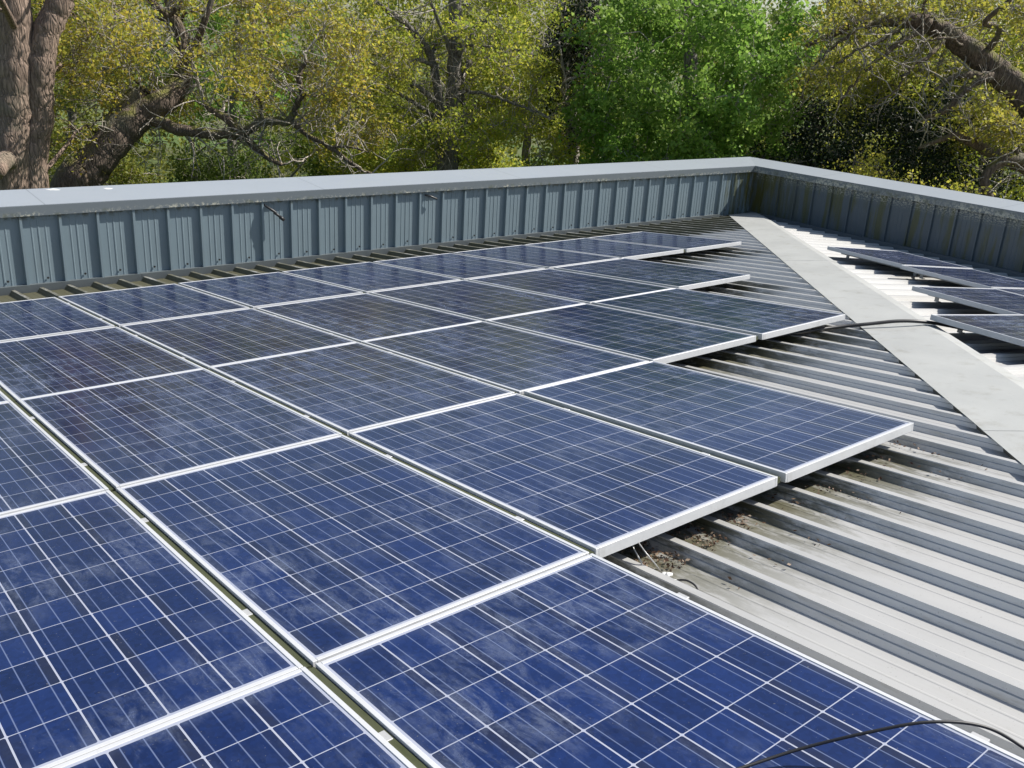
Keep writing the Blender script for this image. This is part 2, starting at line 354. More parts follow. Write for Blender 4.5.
# ---------------------------------------------------------------- parapets
def isect(p, d, q, e):
    A = np.array([[d[0], -e[0]], [d[1], -e[1]]]); t = np.linalg.solve(A, np.array([q[0] - p[0], q[1] - p[1]])); return np.array([p[0] + d[0] * t[0], p[1] + d[1] * t[0]])
X1 = np.array([1., 0]); O1 = np.array([0., 1.]); S2h = S2[:2] / np.linalg.norm(S2[:2]); O2 = np.array([-S2h[1], S2h[0]])
P1 = np.array([-12., 7.9415]); P2 = C2[:2]
ZB, ZF0, ZF1, ZK = -0.965, -0.238, -0.134, -0.088
FRONT, BACK = -.045, .66
def corner(o): return isect(P1 + O1 * o, X1, P2 + O2 * o, S2h)
LW2 = 17.0
def coping(ends, org, ax, out, name):
    """ends: functions giving the two end points for an offset outwards; a folded sheet with fascia front and back."""
    prof = [(FRONT + .012, ZF0), (FRONT, ZF0), (FRONT, ZF1), (BACK, ZK), (BACK, ZK - .12), (BACK - .012, ZK - .12), (BACK - .012, ZK - .03), (FRONT + .012, ZF1 - .03)]
    vs = []
    for e in ends:
        for o, z in prof: p = e(o); vs.append((p[0], p[1], z))
    n = len(prof); fs = [(i, (i + 1) % n, n + (i + 1) % n, n + i) for i in range(n)] + [tuple(reversed(range(n))), tuple(range(n, 2 * n))]
    mw = Matrix([[ax[0], out[0], 0, org[0]], [ax[1], out[1], 0, org[1]], [0, 0, 1, ZF1], [0, 0, 0, 1]])
    inv = mw.inverted(); vs = [inv @ Vector(v) for v in vs]
    me = mesh(name, vs, fs); bm = bmesh.new(); bm.from_mesh(me); bmesh.ops.recalc_face_normals(bm, faces=bm.faces)
    ed = [e for e in bm.edges if len(e.link_faces) == 2 and e.calc_length() > 3]
    bmesh.ops.bevel(bm, geom=ed, offset=.004, segments=2, affect='EDGES'); bm.to_mesh(me); bm.free()
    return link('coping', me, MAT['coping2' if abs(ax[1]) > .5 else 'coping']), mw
def cladding(length, pitch, off, mat, name):
    """x along the wall, y outwards, z up from the foot; ribs stand towards the roof."""
    pr = [(0.0, 0.0)]; k = 0
    while off + k * pitch < length - .1:
        o = off + k * pitch
        if o > .02: pr += [(o + .006, 0), (o + .013, -.034), (o + .037, -.034), (o + .044, 0)]
        b = o + .05
        pr += [(b + .060, 0), (b + .064, -.003), (b + .072, -.003), (b + .076, 0), (b + .120, 0), (b + .124, -.004), (b + .134, -.004), (b + .138, 0), (b + .185, 0), (b + .189, -.003), (b + .197, -.003), (b + .201, 0)]
        k += 1
    pr = [q for q in pr if 0 <= q[0] < length]; pr.append((length, 0)); pr.sort(key=lambda q: q[0])
    h = ZF0 + .03 - ZB; vs, fs = [], []
    for x, y in pr: vs += [(x, y, 0), (x, y, h)]
    for i in range(len(pr) - 1): fs.append((2 * i, 2 * i + 2, 2 * i + 3, 2 * i + 1))
    return link('cladding', mesh(name, vs, fs), mat)
def parapet(org, ax, out, length, pitch, off, mat, ends, label, trim_end):
    mw = Matrix([[ax[0], out[0], 0, org[0]], [ax[1], out[1], 0, org[1]], [0, 0, 1, ZB], [0, 0, 0, 1]])
    root = empty('parapet_wall', mw, label, 'parapet wall', 'ribbed parapet walls round the roof'); bpy.context.view_layer.update()
    c = cladding(length, pitch, off, mat, 'cladding'); c.parent = root
    cp, cm = coping(ends, org, ax, out, 'coping'); cp.parent = root; cp.matrix_parent_inverse = mw.inverted(); cp.matrix_world = cm
    # foot trim: a ledge with a lit top and a grey front leg
    tb = MB(); x0, x1 = trim_end
    a = x0
    while a < x1:
        b = min(a + 3.55, x1); tb.box(a, b - .004, -.058, .0, .0, .062); tb.box(a, b - .004, -.064, -.0585, -.045, .066); a = b
    tb.build('foot_trim', MAT['trim'], root)
    bb = MB(); bb.box(0, length, .05, BACK - .03, GZ - ZB, ZF0 - ZB + .045)
    bb.build('wall_core', MAT['brick'], root)
    return root
c0 = corner(0.0)
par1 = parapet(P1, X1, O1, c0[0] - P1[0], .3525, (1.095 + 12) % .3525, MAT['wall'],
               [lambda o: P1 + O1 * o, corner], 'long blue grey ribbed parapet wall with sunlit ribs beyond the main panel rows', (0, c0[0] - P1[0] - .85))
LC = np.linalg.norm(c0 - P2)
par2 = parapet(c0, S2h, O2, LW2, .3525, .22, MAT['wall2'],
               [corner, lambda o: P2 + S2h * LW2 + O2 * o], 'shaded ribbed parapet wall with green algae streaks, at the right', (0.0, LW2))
# screws near the foot of every bay
sm = MB(); th = [2 * math.pi * k / 10 for k in range(10)]
sm.prism([(math.cos(a) * .011, 0, math.sin(a) * .011) for a in th], [(math.cos(a) * .011, -.004, math.sin(a) * .011) for a in th])
sm.prism([(math.cos(a) * .006, -.004, math.sin(a) * .006) for a in th], [(math.cos(a) * .005, -.010, math.sin(a) * .005) for a in th])
scr = mesh('screw', sm.v, sm.f); scr.materials.append(MAT['screw'])
for k in range(36, 69):
    x = (1.095 + 12) % .3525 + k * .3525 + .21
    if x < c0[0] - P1[0] - .3:
        o = link('screw', scr, None, par1); o.location = (x + random.uniform(-.01, .01), -.009, .115 + random.uniform(-.008, .008))
# outer walls of the building under the rest of the roof
bm_ = MB(); bm_.box(-11.8, 12.3, -8.8, 7.9, GZ, -1.15)
keep(bm_.build('outer_wall', MAT['brick']), I4)

# ---------------------------------------------------------------- solar panels
def make_panel(w, l, nu, nv, group, stand=0.0):
    """Origin at the foot of the feet, centre; glass level is .085 above it."""
    Z1 = .085; Z0 = .045; lip = .0145
    root = bpy.data.objects.new('solar_panel', None); COL.objects.link(root); root.empty_display_size = .2
    f = MB(); hw, hl = w / 2, l / 2
    for sx in (-1, 1): f.box(min(sx * hw, sx * (hw - lip)), max(sx * hw, sx * (hw - lip)), -hl, hl, Z0, Z1)
    for sy in (-1, 1): f.box(-hw + lip, hw - lip, min(sy * hl, sy * (hl - lip)), max(sy * hl, sy * (hl - lip)), Z0, Z1 - .0003)
    f.build('frame', MAT['frame'], root, bevel=.0012)
    g = MB(); g.box(-hw + lip - .001, hw - lip + .001, -hl + lip - .001, hl - lip + .001, Z1 - .008, Z1 - .0022)
    go = g.build('glass', cells_mat('cells_%d_%d' % (nu, nv), nu, nv, w, l, lip), root)
    uvl = go.data.uv_layers.new(name='UVMap')
    for lp in go.data.loops: v = go.data.vertices[lp.vertex_index].co; uvl.data[lp.index].uv = (v.x + hw, v.y + hl)
    for y in (-l * .27, l * .27):
        r = MB(); r.box(-hw - .012, hw + .012, y - .02, y + .02, 0.0 if stand else -.0145, .0435); r.build('mounting_rail', MAT['rail'], root)
        if stand:
            for sx in (-1, 1):
                k = MB(); x = sx * (hw - .06); k.box(x - .02, x + .02, y + .021, y + .027, -stand, .035); k.box(x - .02, x + .02, y + .0275, y + .07, -stand, -stand + .006); k.build('mounting_foot', MAT['rail'], root)
        if not stand:
            c = MB(); c.box(hw + .0005, hw + .020, y - .02, y + .02, .06, Z1 - .006)
            c.build('clamp', MAT['clamp'], root, bevel=.0008)
    if not stand:
        k = MB(); k.box(hw + .002, hw + .024, -hl + .004, hl - .004, .052, Z1 - .009); k.build('gap_strip', MAT['gap'], root)  # added strip; the gap's darkness and moss are put into its colour
    root['group'] = group
    return root
def copy_tree(o, skip=()):
    c = o.copy(); COL.objects.link(c)
    for ch in list(o.children):
        if ch.name.split('.')[0] in skip: continue
        d = ch.copy(); COL.objects.link(d); d.parent = c
    return c
XS = {-1: -1.036, 0: 0.0, 1: 1.034, 2: 2.073, 3: 3.113, 4: 4.158, 5: 5.218, 6: 6.272, 7: 7.306, 8: 8.332}
YS = {-1: -1.640, 0: 0.0, 1: 1.640, 2: 3.276, 3: 4.907, 4: 6.530}
PW, PL = 1.008, 1.628
ORD = ['right end', 'second from the right end', 'third from the right end', 'fourth from the right end', 'fifth from the right end', 'sixth from the right end', 'seventh from the right end', 'eighth from the right end']
ROWS = {3: ('of the row along the long parapet', range(0, 8)), 2: ('of the second row from the long parapet', range(-1, 6)),
        1: ('of the third row from the long parapet', range(-1, 5)), 0: ('of the fourth row from the long parapet', range(-1, 3)), -1: ('', range(-1, 1))}
SPEC = {(-1, 0): 'largest foremost solar panel, vivid blue, crossed by the loose black cable', (-1, -1): 'solar panel cut off by the photo bottom, left of the panel under the cable',
        (0, 2): 'solar panel with sunlit white front edge, right end of the fourth row from parapet',
        (0, 0): 'smeared solar panel directly behind the largest foremost one, third from its row end',
        (0, -1): 'most heavily smeared solar panel at the lower left, left end of the fourth row',
        (3, 0): 'solar panel at left photo edge against the long parapet, eighth from its row end'}
proto = None
for r, (rn, cols) in ROWS.items():
    cols = list(cols)
    for i in cols:
        o = proto = make_panel(PW, PL, 6, 10, 'blue solar panels on the near roof slope') if proto is None else None
        if o is None: o = copy_tree(first, ('gap_strip',) if i == cols[-1] else ())
        else: first = o
        proto = first
        j = cols[-1] - i
        o.matrix_world = frame_matrix(M1, R1((XS[i] + XS[i + 1]) / 2 + (.022 if j == 0 and r >= 0 else 0) + random.uniform(-.002, .002), (YS[r] + YS[r + 1]) / 2 + (.05 if r == 3 else 0) + random.uniform(-.003, .003), -.085 + random.uniform(-.0015, .0015)))
        lab = SPEC.get((r, i)) or ('blue solar panel at the right end ' + rn if j == 0 else 'blue solar panel, %s %s' % (ORD[j], rn))
        tag(o, lab, 'solar panel')
RP = [(4.18, -3.31, 'farthest panel beyond the hip, nearest the corner, low along the shaded parapet'), (5.235, -3.42, 'second panel from the corner in the row beside the shaded parapet'),
      (6.29, -3.46, 'third panel from the corner in the row beside shaded parapet, cut by photo edge'),
      (6.33, -4.90, 'solar panel beyond the hip standing alone in the middle, between two stepped rows'), (7.335, -6.22, 'nearest panel beyond the hip, beside the end of the cable over the flashing')]
p2 = None
for s, e, lab in RP:
    if p2 is None: o = p2 = make_panel(1.026, 1.405, 6, 8, 'solar panels on the slope beyond the hip', RIBH * 0 - DZ2 + .055 - RIBH)
    else: o = copy_tree(p2)
    o.matrix_world = frame_matrix(M2, R2(s + .513, e + .70, .055)); tag(o, lab, 'solar panel')

# ---------------------------------------------------------------- cables and small things
def on1(u, v, z):                                                     # a point of the near slope seen at a pixel
    n = M1 @ np.array([0, 0, 1.]); d = ray(u, v); return CAM + d * ((z - n @ CAM) / (n @ d))
def on2(u, v, z):
    d = ray(u, v); return CAM + d * ((N2 @ C2 + z - N2 @ CAM) / (N2 @ d))
def cable(name, pts, rad, mat, label, cat, group=None, sides=8, n=8):
    p = spline(pts, n); c = p.mean(axis=0); c[2] = p[:, 2].min()
    b = MB(); b.tube(p - c, rad, sides); o = b.build(name, mat, None, True); o.location = c; return tag(o, label, cat, group)
cable('cable', [on1(700, 348, -.10), on1(770, 337, -.085), on1(830, 328, -.078), on1(868, 324, -.060), on1(900, 321, -.045), on2(925, 322, .08), on2(945, 325, .063), on2(975, 331, .06)], .013, MAT['cable'],
      'black cable running over the pale hip flashing', 'cable')
cable('cable', [on1(640, 800, .012), on1(735, 770, .014), on1(800, 749, .035), on1(870, 732, .075), on1(930, 722, .10), on1(985, 727, .085), on1(1030, 752, .04), on1(1100, 800, .0)], .0038, MAT['cable'],
      'thin black cable arching over the largest foremost solar panel', 'cable')
cable('wire', [on1(674, 581, PAN + .014), on1(681, 580, PAN + .03), on1(688, 581, PAN + .035), on1(696, 586.5, PAN + .03), on1(701, 597, PAN + .006)], .0035, MAT['cable'], 'short curled black wire with a connector, on the roof pan below the panels', 'wire')
cable('wire', [on1(629, 538, -.03), on1(634, 549, -.06), on1(641, 562, -.09), on1(645, 570, PAN + .01)], .0025, MAT['rail'], 'thin grey wire hanging from the panel corner, left one of two', 'wire', 'loose wires at the panel corner')
cable('wire', [on1(638, 542, -.04), on1(646, 553, -.06), on1(656, 565, -.10), on1(660, 571, PAN + .01)], .0025, MAT['rail'], 'thin grey wire hanging near the panel corner, right one of two', 'wire', 'loose wires at the panel corner')
cb = MB(); c0_ = on1(664, 575, PAN + .012); c1_ = on1(673, 581, PAN + .014)
for p, s in ((c0_, .012), (c1_, .009), ((c0_ + c1_) / 2 + np.array([0.01, 0.012, .003]), .010)):
    g = rng.normal(0, .2, (3,)); cb.tube([p - np.array([.03, .02, 0]) * s / .02, p, p + np.array([.025, -.02, .004]) * s / .02], [s * .6, s, s * .5], 8)
tag(cb.build('plastic_scraps', MAT['white'], None, True), 'white plastic scraps lying in the roof pan beside the curled wire', 'scraps')
# cable stub poking out of the long parapet
def onw(u, v, off): d = ray(u, v); return CAM + d * ((P1[1] + off - CAM[1]) / d[1])
b = MB(); pts = spline([onw(263, 204, -.004), onw(267, 207, -.05), onw(272, 210, -.08), onw(276, 213, -.09)], 6); b.tube(pts, np.linspace(.010, .016, len(pts)), 8)
b.tube([onw(274, 212.5, -.088), onw(282, 218, -.10)], .015, 8); b.tube([onw(280, 217, -.098), onw(284, 220, -.104)], .02, 8)
tag(b.build('cable_stub', MAT['cable'], None, True), 'dark cable stub with a pale end sticking out of the long parapet', 'cable stub')
b = MB(); b.tube(spline([onw(425, 195, -.004), onw(431, 196.5, -.05), onw(437, 199, -.06)], 6), .012, 8)
tag(b.build('hook', MAT['screw'], None, True), 'small dark hook under the long coping, right of the cable stub', 'hook')
def dropping(u, v, r, lab):
    n = np.array([0, -(ZK - ZF1) / (BACK - FRONT), 1.]); n /= np.linalg.norm(n); p0 = np.array([0, P1[1] + FRONT, ZF1]); d = ray(u, v); p = CAM + d * ((n @ (p0 - CAM)) / (n @ d))
    vs = [(0, 0, .005)]; k = 14
    for q in range(k): a = 2 * math.pi * q / k; rr = r * random.uniform(.6, 1.2); vs.append((rr * math.cos(a) * 1.3, rr * math.sin(a), (ZK - ZF1) / (BACK - FRONT) * rr * math.sin(a) + .0008))
    o = link('bird_dropping', mesh('bird_dropping', vs, [(0, 1 + q, 1 + (q + 1) % k) for q in range(k)], True), MAT['white']); o.location = p; tag(o, lab, 'bird dropping', 'bird droppings on the coping')
dropping(53, 189.5, .05, 'larger white bird dropping at the left end of the long coping'); dropping(108, 188.5, .035, 'smaller white bird dropping right of the larger one on the coping')
# leaf litter blown under the panel edges
def litter(name, spots, label):
    vs, fs = [], []
    for (x0, x1, y0, y1, n) in spots:
        for _ in range(n):
            t_ = random.random() ** 1.6; p = np.array([random.uniform(x0, x1), y0 + (y1 - y0) * t_, PAN + random.uniform(.002, .02)])
            a = rng.normal(size=3); a[2] *= .4; a /= np.linalg.norm(a); bb = np.cross(a, rng.normal(size=3)); bb /= np.linalg.norm(bb); s = random.uniform(.004, .012)
            k = len(vs); vs += [M1 @ (p + a * s), M1 @ (p + bb * s * .5), M1 @ (p - a * s), M1 @ (p - bb * s * .5)]; fs.append((k, k + 1, k + 2, k + 3))
    o = link(name, mesh(name, vs, fs), leaf_mat('dead_leaf', [(.05, .03, .018), (.16, .10, .055), (.28, .22, .15), (.08, .035, .02)], .1)); tag(o, label, 'leaf litter', kind='stuff')
sp = []
for k in range(4, 13):
    o = -.075 + k * PIT
    sp.append((o + .07, o + .245, .12, -.10, 60 if k < 7 else 18)); sp.append((o + .20, o + .248, .1, -.35, 14))
for u, v, r_, n_ in ((664, 566, .08, 50), (655, 560, .08, 50), (698, 545, .07, 40), (712, 542, .05, 26), (742, 528, .06, 25), (735, 520, .05, 25)):
    q = M1.T @ on1(u, v, PAN); sp.append((q[0] - r_, q[0] + r_, q[1] - r_ * .6, q[1] + r_, n_))
litter('leaf_litter', sp, 'brown dead leaves caught between roof ribs under the panel edge')

# ---------------------------------------------------------------- trees
LEAF = {
    'oak': leaf_mat('young_oak_leaf', [(.52, .44, .06), (.62, .55, .08), (.50, .53, .075), (.30, .36, .06), (.54, .42, .09)], .6),
    'yellow': leaf_mat('yellow_green_leaf', [(.50, .54, .07), (.60, .60, .09), (.38, .48, .06), (.27, .37, .05)], .58),
    'green': leaf_mat('fresh_green_leaf', [(.21, .39, .06), (.28, .47, .085), (.15, .30, .05), (.38, .54, .13)], .55, .5),
    'mid': leaf_mat('mid_green_leaf', [(.11, .19, .03), (.19, .27, .045), (.08, .14, .028)], .45),
    'olive': leaf_mat('olive_yellow_leaf', [(.44, .44, .065), (.54, .52, .08), (.32, .36, .05), (.24, .28, .045), (.48, .41, .08)], .56),
    'dark': leaf_mat('dark_evergreen_leaf', [(.012, .026, .012), (.02, .04, .016), (.03, .05, .022)], .08, .55),
    'far': leaf_mat('far_wood_leaf', [(.24, .28, .05), (.15, .20, .04), (.36, .37, .065), (.07, .10, .025)], .5),
}
BARK = {'oak': bark_mat('oak_bark', (.14, .10, .075), (.36, .265, .205), .0), 'mossy': bark_mat('mossy_bark', (.065, .048, .036), (.20, .15, .115), .9),
        'grey': bark_mat('grey_bark', (.09, .08, .07), (.30, .275, .24), .2), 'twig': bark_mat('pale_twig', (.26, .23, .19), (.60, .54, .47))}
class Wood:
    def __init__(self): self.b = MB(); self.tw = MB(); self.anch = []; self.nodes = []
    def limb(self, pts, r0, r1, sides=9, n=7, wob=.0):
        p = spline(pts, n)
        if wob: p[1:-1] += rng.normal(0, wob, p[1:-1].shape)
        r = np.linspace(r0, r1, len(p)) * (1 + rng.normal(0, .018, len(p))); self.b.tube(p, r, sides)
        self.nodes += [(p[i], r[i]) for i in range(len(p))]; return p
    def twigs(self, p, n, L, r, droop=0.0, up=.3, anchors=3):
        for j_ in range(n + n // 3):
            d = rng.normal(size=3); d[2] = d[2] * .7 + up; d /= np.linalg.norm(d); l = L * rng.uniform(.5, 1.2)
            q = [p]; dd = d
            for s in range(4): dd = dd + rng.normal(0, .28, 3) + np.array([0, 0, -droop]); dd /= np.linalg.norm(dd); q.append(q[-1] + dd * l / 4)
            self.tw.tube(q, np.linspace(r, r * .35, 5), 3, False)
            for s in range(anchors if j_ < n else 0): self.anch.append(q[4 - s % 4])
    def sprigs(self, n, L=.6, r=.009, gnarl=.4):
        """Bare side shoots with forks, all along the limbs."""
        base = list(self.nodes)
        for _ in range(n):
            p, rr = base[rng.integers(len(base))]
            if p[2] < -2.2: continue
            d = rng.normal(size=3) + np.array([0, 0, .35]); d /= np.linalg.norm(d); l = L * rng.uniform(.35, 1.3); q = [p]
            for k in range(5): d = d + rng.normal(0, gnarl, 3); d /= np.linalg.norm(d); q.append(q[-1] + d * l / 5)
            r1 = min(r * rng.uniform(.8, 1.8), rr * .6); self.tw.tube(q, np.linspace(r1, r1 * .3, 6), 4, False)
            for f in (2, 3, 4):
                e = d + rng.normal(0, .9, 3); e /= np.linalg.norm(e); m = q[f] + e * l * .22 + rng.normal(0, .02, 3); self.tw.tube([q[f], m, m + (e + rng.normal(0, .4, 3)) * l * .18], [r1 * .5, r1 * .4, r1 * .2], 3, False)
    def reach(self, c, r0, rmin=.012):
        """A branch from the nearest fitting piece of wood to point c."""
        P = np.array([q[0] for q in self.nodes]); dz = P[:, 2] - c[2]
        k = int(np.argmin(np.linalg.norm(P - c, axis=1) + np.maximum(dz, 0) * .8)); p, r = self.nodes[k]
        r = min(r * .6, r0); m = (p + c) / 2 + np.array([0, 0, .12]) * np.linalg.norm(c - p) + rng.normal(0, .12, 3) * np.linalg.norm(c - p)
        pts = spline([p, p * .6 + m * .4 + rng.normal(0, .04, 3), m, c], 4); pts[1:-1] += rng.normal(0, .025, pts[1:-1].shape)
        rr = np.linspace(r, rmin, len(pts)); (self.tw if r < .05 else self.b).tube(pts, rr, 5, False); self.nodes += [(pts[i], rr[i]) for i in range(3, len(pts), 2)]
def leaves(anch, per, sig, size, squash=.8):
    A = np.array(anch); c = np.repeat(A, per, axis=0); n = len(c)
    c = c + rng.normal(0, 1, (n, 3)) * np.array([sig, sig, sig * squash])
    a = rng.normal(size=(n, 3)); a /= np.linalg.norm(a, axis=1)[:, None]; nrm = rng.normal(size=(n, 3)) + np.array([0, 0, .7])
    b = np.cross(nrm, a); b /= np.linalg.norm(b, axis=1)[:, None] + 1e-9
    s = size * rng.uniform(.55, 1.25, (n, 1)); V = np.stack([c - a * s * .5, c + b * s * .33, c + a * s * .5, c - b * s * .33], axis=1).reshape(-1, 3)
    me = bpy.data.meshes.new('crown'); me.vertices.add(4 * n); me.vertices.foreach_set('co', V.astype(np.float32).ravel())
    me.loops.add(4 * n); me.loops.foreach_set('vertex_index', np.arange(4 * n, dtype=np.int32)); me.polygons.add(n)
    me.polygons.foreach_set('loop_start', np.arange(0, 4 * n, 4, dtype=np.int32)); me.update(calc_edges=True); me.validate(); return me
def finish(w, base, name, label, cat, group, bark, leaf, per, sig, size, wood_name='trunk', squash=.8):
    root = empty(name, Matrix.Translation(base), label, cat, group)
    inv = Matrix.Translation(-Vector(base))
    o = w.b.build(wood_name, bark, root, True); o.data.transform(inv)
    if w.tw is not w.b and w.tw.v: o = w.tw.build('branches', BARK['twig'], root, True); o.data.transform(inv)
    if per: me = leaves(w.anch, per, sig, size, squash); me.transform(inv); link('crown', me, leaf, root)
    return root
def clumps(c, rad, n, shell=.35):
    d = rng.normal(size=(n, 3)); d /= np.linalg.norm(d, axis=1)[:, None]; r = rng.uniform(shell ** 3, 1, (n, 1)) ** (1 / 3); return np.array(c) + d * r * np.array(rad)
def gp(p): return np.array([p[0], p[1], GZ])
def bushy(name, label, cat, group, u, dist, ztop, zlow, rad, n, leaf, bark, per, sig, size, tr=.16, tw=3, squash=.8, shell=.3):
    """A tree or shrub with its own trunk and a crown of clumps between zlow and ztop."""
    c = at(u, 60, dist); zc = (ztop + zlow) / 2; hh = (ztop - zlow) / 2; w = Wood(); w.tw = w.b; b = gp(c)
    w.limb([b, b + np.array([rng.normal(0, .2), rng.normal(0, .2), (zc - GZ) * .5]), np.array([c[0] + rng.normal(0, .3), c[1] + rng.normal(0, .3), zc]), np.array([c[0] + rng.normal(0, .4), c[1] + rng.normal(0, .4), ztop - hh * .3])], tr, tr * .25, 9, 7, .02)
    cl = clumps((c[0], c[1], zc), (rad, rad, hh), n, shell); cl = cl[np.argsort(np.linalg.norm(cl - np.array([c[0], c[1], zc]), axis=1))]
    for q in cl: w.reach(q, tr * .45); w.twigs(q, tw, .40, .008, .05, .2)
    return finish(w, b, name, label, cat, group, bark, leaf, per, sig, size, squash=squash)

# twin stemmed oak at the left
D = 19.0
w = Wood(); w.tw = w.b; b0 = gp(at(22, 150, D))
w.limb([b0 + np.array([-.15, 0, 0]), at(12, 185, D), at(13, 110, D), at(16, 50, D), at(12, -10, D), at(0, -90, D)], .38, .22, 14, 8, .012)
w.limb([b0 + np.array([.15, .1, 0]), at(32, 190, D + .1), at(37, 120, D + .1), at(40, 70, D), at(47, 30, D), at(64, -5, D), at(90, -60, D)], .30, .18, 14, 8, .012)
w.limb([at(14, 165, D), at(5, 160, D - .5), at(-6, 172, D - .9)], .15, .16, 10, 5)
w.limb([at(16, 30, D), at(8, 14, D - .8), at(2, 2, D - 1.5), at(-8, -20, D - 2)], .07, .04, 7)
for c in np.vstack([clumps(at(5, -60, D), (3, 3, 1.6), 14), clumps(at(95, 25, D + 1.5), (1.3, 1.5, 1.3), 12), clumps(at(70, 120, D + 2), (1.2, 1.2, 1.0), 8)]): w.reach(c, .06); w.twigs(c, 6, .8, .009, .02, .1)
finish(w, b0, 'oak_tree', 'thick twin stemmed oak trunk with red brown bark at the far left', 'tree', 'trees beyond the parapet', BARK['oak'], LEAF['oak'], 9, .12, .075)
# leaning oak with the long mossy branch
D = 20.0
w = Wood(); b0 = gp(at(50, 190, D))
w.limb([b0, at(72, 200, D), at(90, 170, D), at(115, 140, D), at(140, 117, D), at(168, 98, D), at(182, 80, D + .5), at(184, 45, D + 1), at(170, 0, D + 1.5), at(175, -60, D + 1.5)], .44, .05, 14, 8, .012)
w.limb([at(108, 140, D), at(122, 115, D + .2), at(142, 92, D + .3)], .24, .20, 12, 5)
w.limb([at(150, 117, D), at(166, 125, D - .3), at(185, 131, D - .5), at(215, 134, D - .7), at(243, 134, D - .8), at(262, 121, D - .9), at(288, 121, D - 1), at(296, 108, D - 1), at(302, 92, D - 1), at(298, 77, D - 1), at(306, 60, D - 1)], .125, .04, 10, 7, .012)
w.limb([at(244, 136, D - .8), at(256, 148, D - .9), at(268, 158, D - 1), at(282, 165, D - 1)], .075, .04, 8, 6)
w.limb([at(240, 132, D - .8), at(228, 120, D - .6), at(212, 110, D - .4), at(204, 104, D - .3)], .09, .05, 8, 6)
w.limb([at(290, 120, D - 1), at(305, 132, D - 1.1), at(330, 147, D - 1.2), at(350, 162, D - 1.3), at(380, 180, D - 1.4)], .06, .03, 7, 7, .012)
w.limb([at(302, 94, D - 1), at(318, 96, D - 1.1), at(340, 95, D - 1.2)], .045, .02, 6, 6)
w.limb([at(330, 147, D - 1.2), at(350, 147, D - 1.3), at(368, 152, D - 1.4)], .03, .015, 6, 6)
w.limb([at(184, 60, D + .8), at(178, 25, D + .8), at(162, 12, D + .8), at(145, -5, D + .8)], .12, .06, 8, 6)
w.limb([at(183, 70, D + .6), at(196, 45, D + .3), at(205, 20, D), at(215, -10, D)], .09, .05, 8, 6)
for c in np.vstack([clumps(at(110, 60, D + 1.3), (1.9, 1.5, 1.5), 24), clumps(at(205, 45, D + 1.4), (2.0, 1.6, 1.7), 26), clumps(at(315, 40, D + .7), (1.9, 1.6, 1.6), 34), clumps(at(345, 130, D + .3), (1.2, 1.0, .7), 14), clumps(at(140, 55, D - 1), (1.0, .6, .6), 6), clumps(at(235, 55, D - 1.5), (1.0, .6, .7), 5), clumps(at(340, 60, D - 1.8), (1.1, .6, .9), 9), clumps(at(180, -40, D + 1), (3, 2, .8), 8)]): w.reach(c, .05); w.twigs(c, 11, .48, .009, .0, .12)
w.sprigs(620, 1.05, .013)
finish(w, b0, 'oak_tree', 'leaning oak with long mossy horizontal branch and bronze young leaves', 'tree', 'trees beyond the parapet', BARK['mossy'], LEAF['oak'], 6, .09, .078)
# central tree with the straight dark trunk
D = 22.0
w = Wood(); b0 = gp(at(452, 150, D))
w.limb([b0, at(450, 170, D), at(452, 120, D), at(455, 60, D), at(455, 10, D), at(453, -60, D)], .22, .12, 12, 8, .01)
w.limb([at(442, 170, D), at(440, 120, D), at(437, 85, D), at(430, 55, D), at(412, 30, D - .3), at(385, 8, D - .6), at(360, -8, D - .8)], .13, .04, 9, 7, .012)
w.limb([at(446, 112, D), at(425, 92, D - .4), at(398, 76, D - .8), at(370, 62, D - 1.2), at(350, 57, D - 1.4)], .075, .03, 8, 7, .015)
w.limb([at(442, 120, D), at(420, 107, D - .5), at(400, 94, D - .9), at(375, 82, D - 1.2)], .06, .025, 8, 7, .012)
w.limb([at(436, 66, D), at(415, 60, D - .3), at(400, 68, D - .5)], .05, .025, 7, 6)
w.limb([at(456, 60, D), at(468, 38, D - .3), at(482, 24, D - .5), at(500, 18, D - .7)], .075, .03, 8, 6, .01)
w.limb([at(455, 75, D), at(446, 40, D - .4), at(432, 5, D - .6), at(428, -15, D - .6)], .05, .03, 7, 6, .01)
w.limb([at(456, 90, D), at(490, 95, D - .4), at(520, 106, D - .7), at(550, 118, D - 1)], .05, .015, 7, 7, .015)
w.limb([at(460, 45, D), at(485, 46, D - .3), at(515, 50, D - .5), at(545, 48, D - .7), at(572, 32, D - .8)], .035, .012, 6, 7, .012)
w.limb([at(458, 160, D), at(465, 120, D + .1), at(462, 85, D), at(470, 60, D)], .09, .04, 8, 6)
for c in np.vstack([clumps(at(395, 45, D + 1.5), (2.2, 1.7, 1.7), 34), clumps(at(515, 55, D + 1.2), (1.9, 1.7, 1.9), 48), clumps(at(440, -30, D), (2.6, 2.2, .8), 12), clumps(at(390, 140, D + .8), (2.0, 1.6, .8), 26), clumps(at(510, 140, D + .6), (1.8, 1.6, .9), 26), clumps(at(465, 125, D - 1.3), (1.6, .6, .7), 10), clumps(at(500, 50, D - 1.2), (1.2, .6, 1.0), 8), clumps(at(385, 40, D - 1.4), (1.2, .6, 1.0), 7)]): w.reach(c, .05); w.twigs(c, 11, .46, .008, .03, .05)
w.sprigs(520, 1.05, .012)
finish(w, b0, 'young_tree', 'straight dark trunked tree with yellow green leaves near the middle', 'tree', 'trees beyond the parapet', BARK['grey'], LEAF['yellow'], 7, .09, .082)
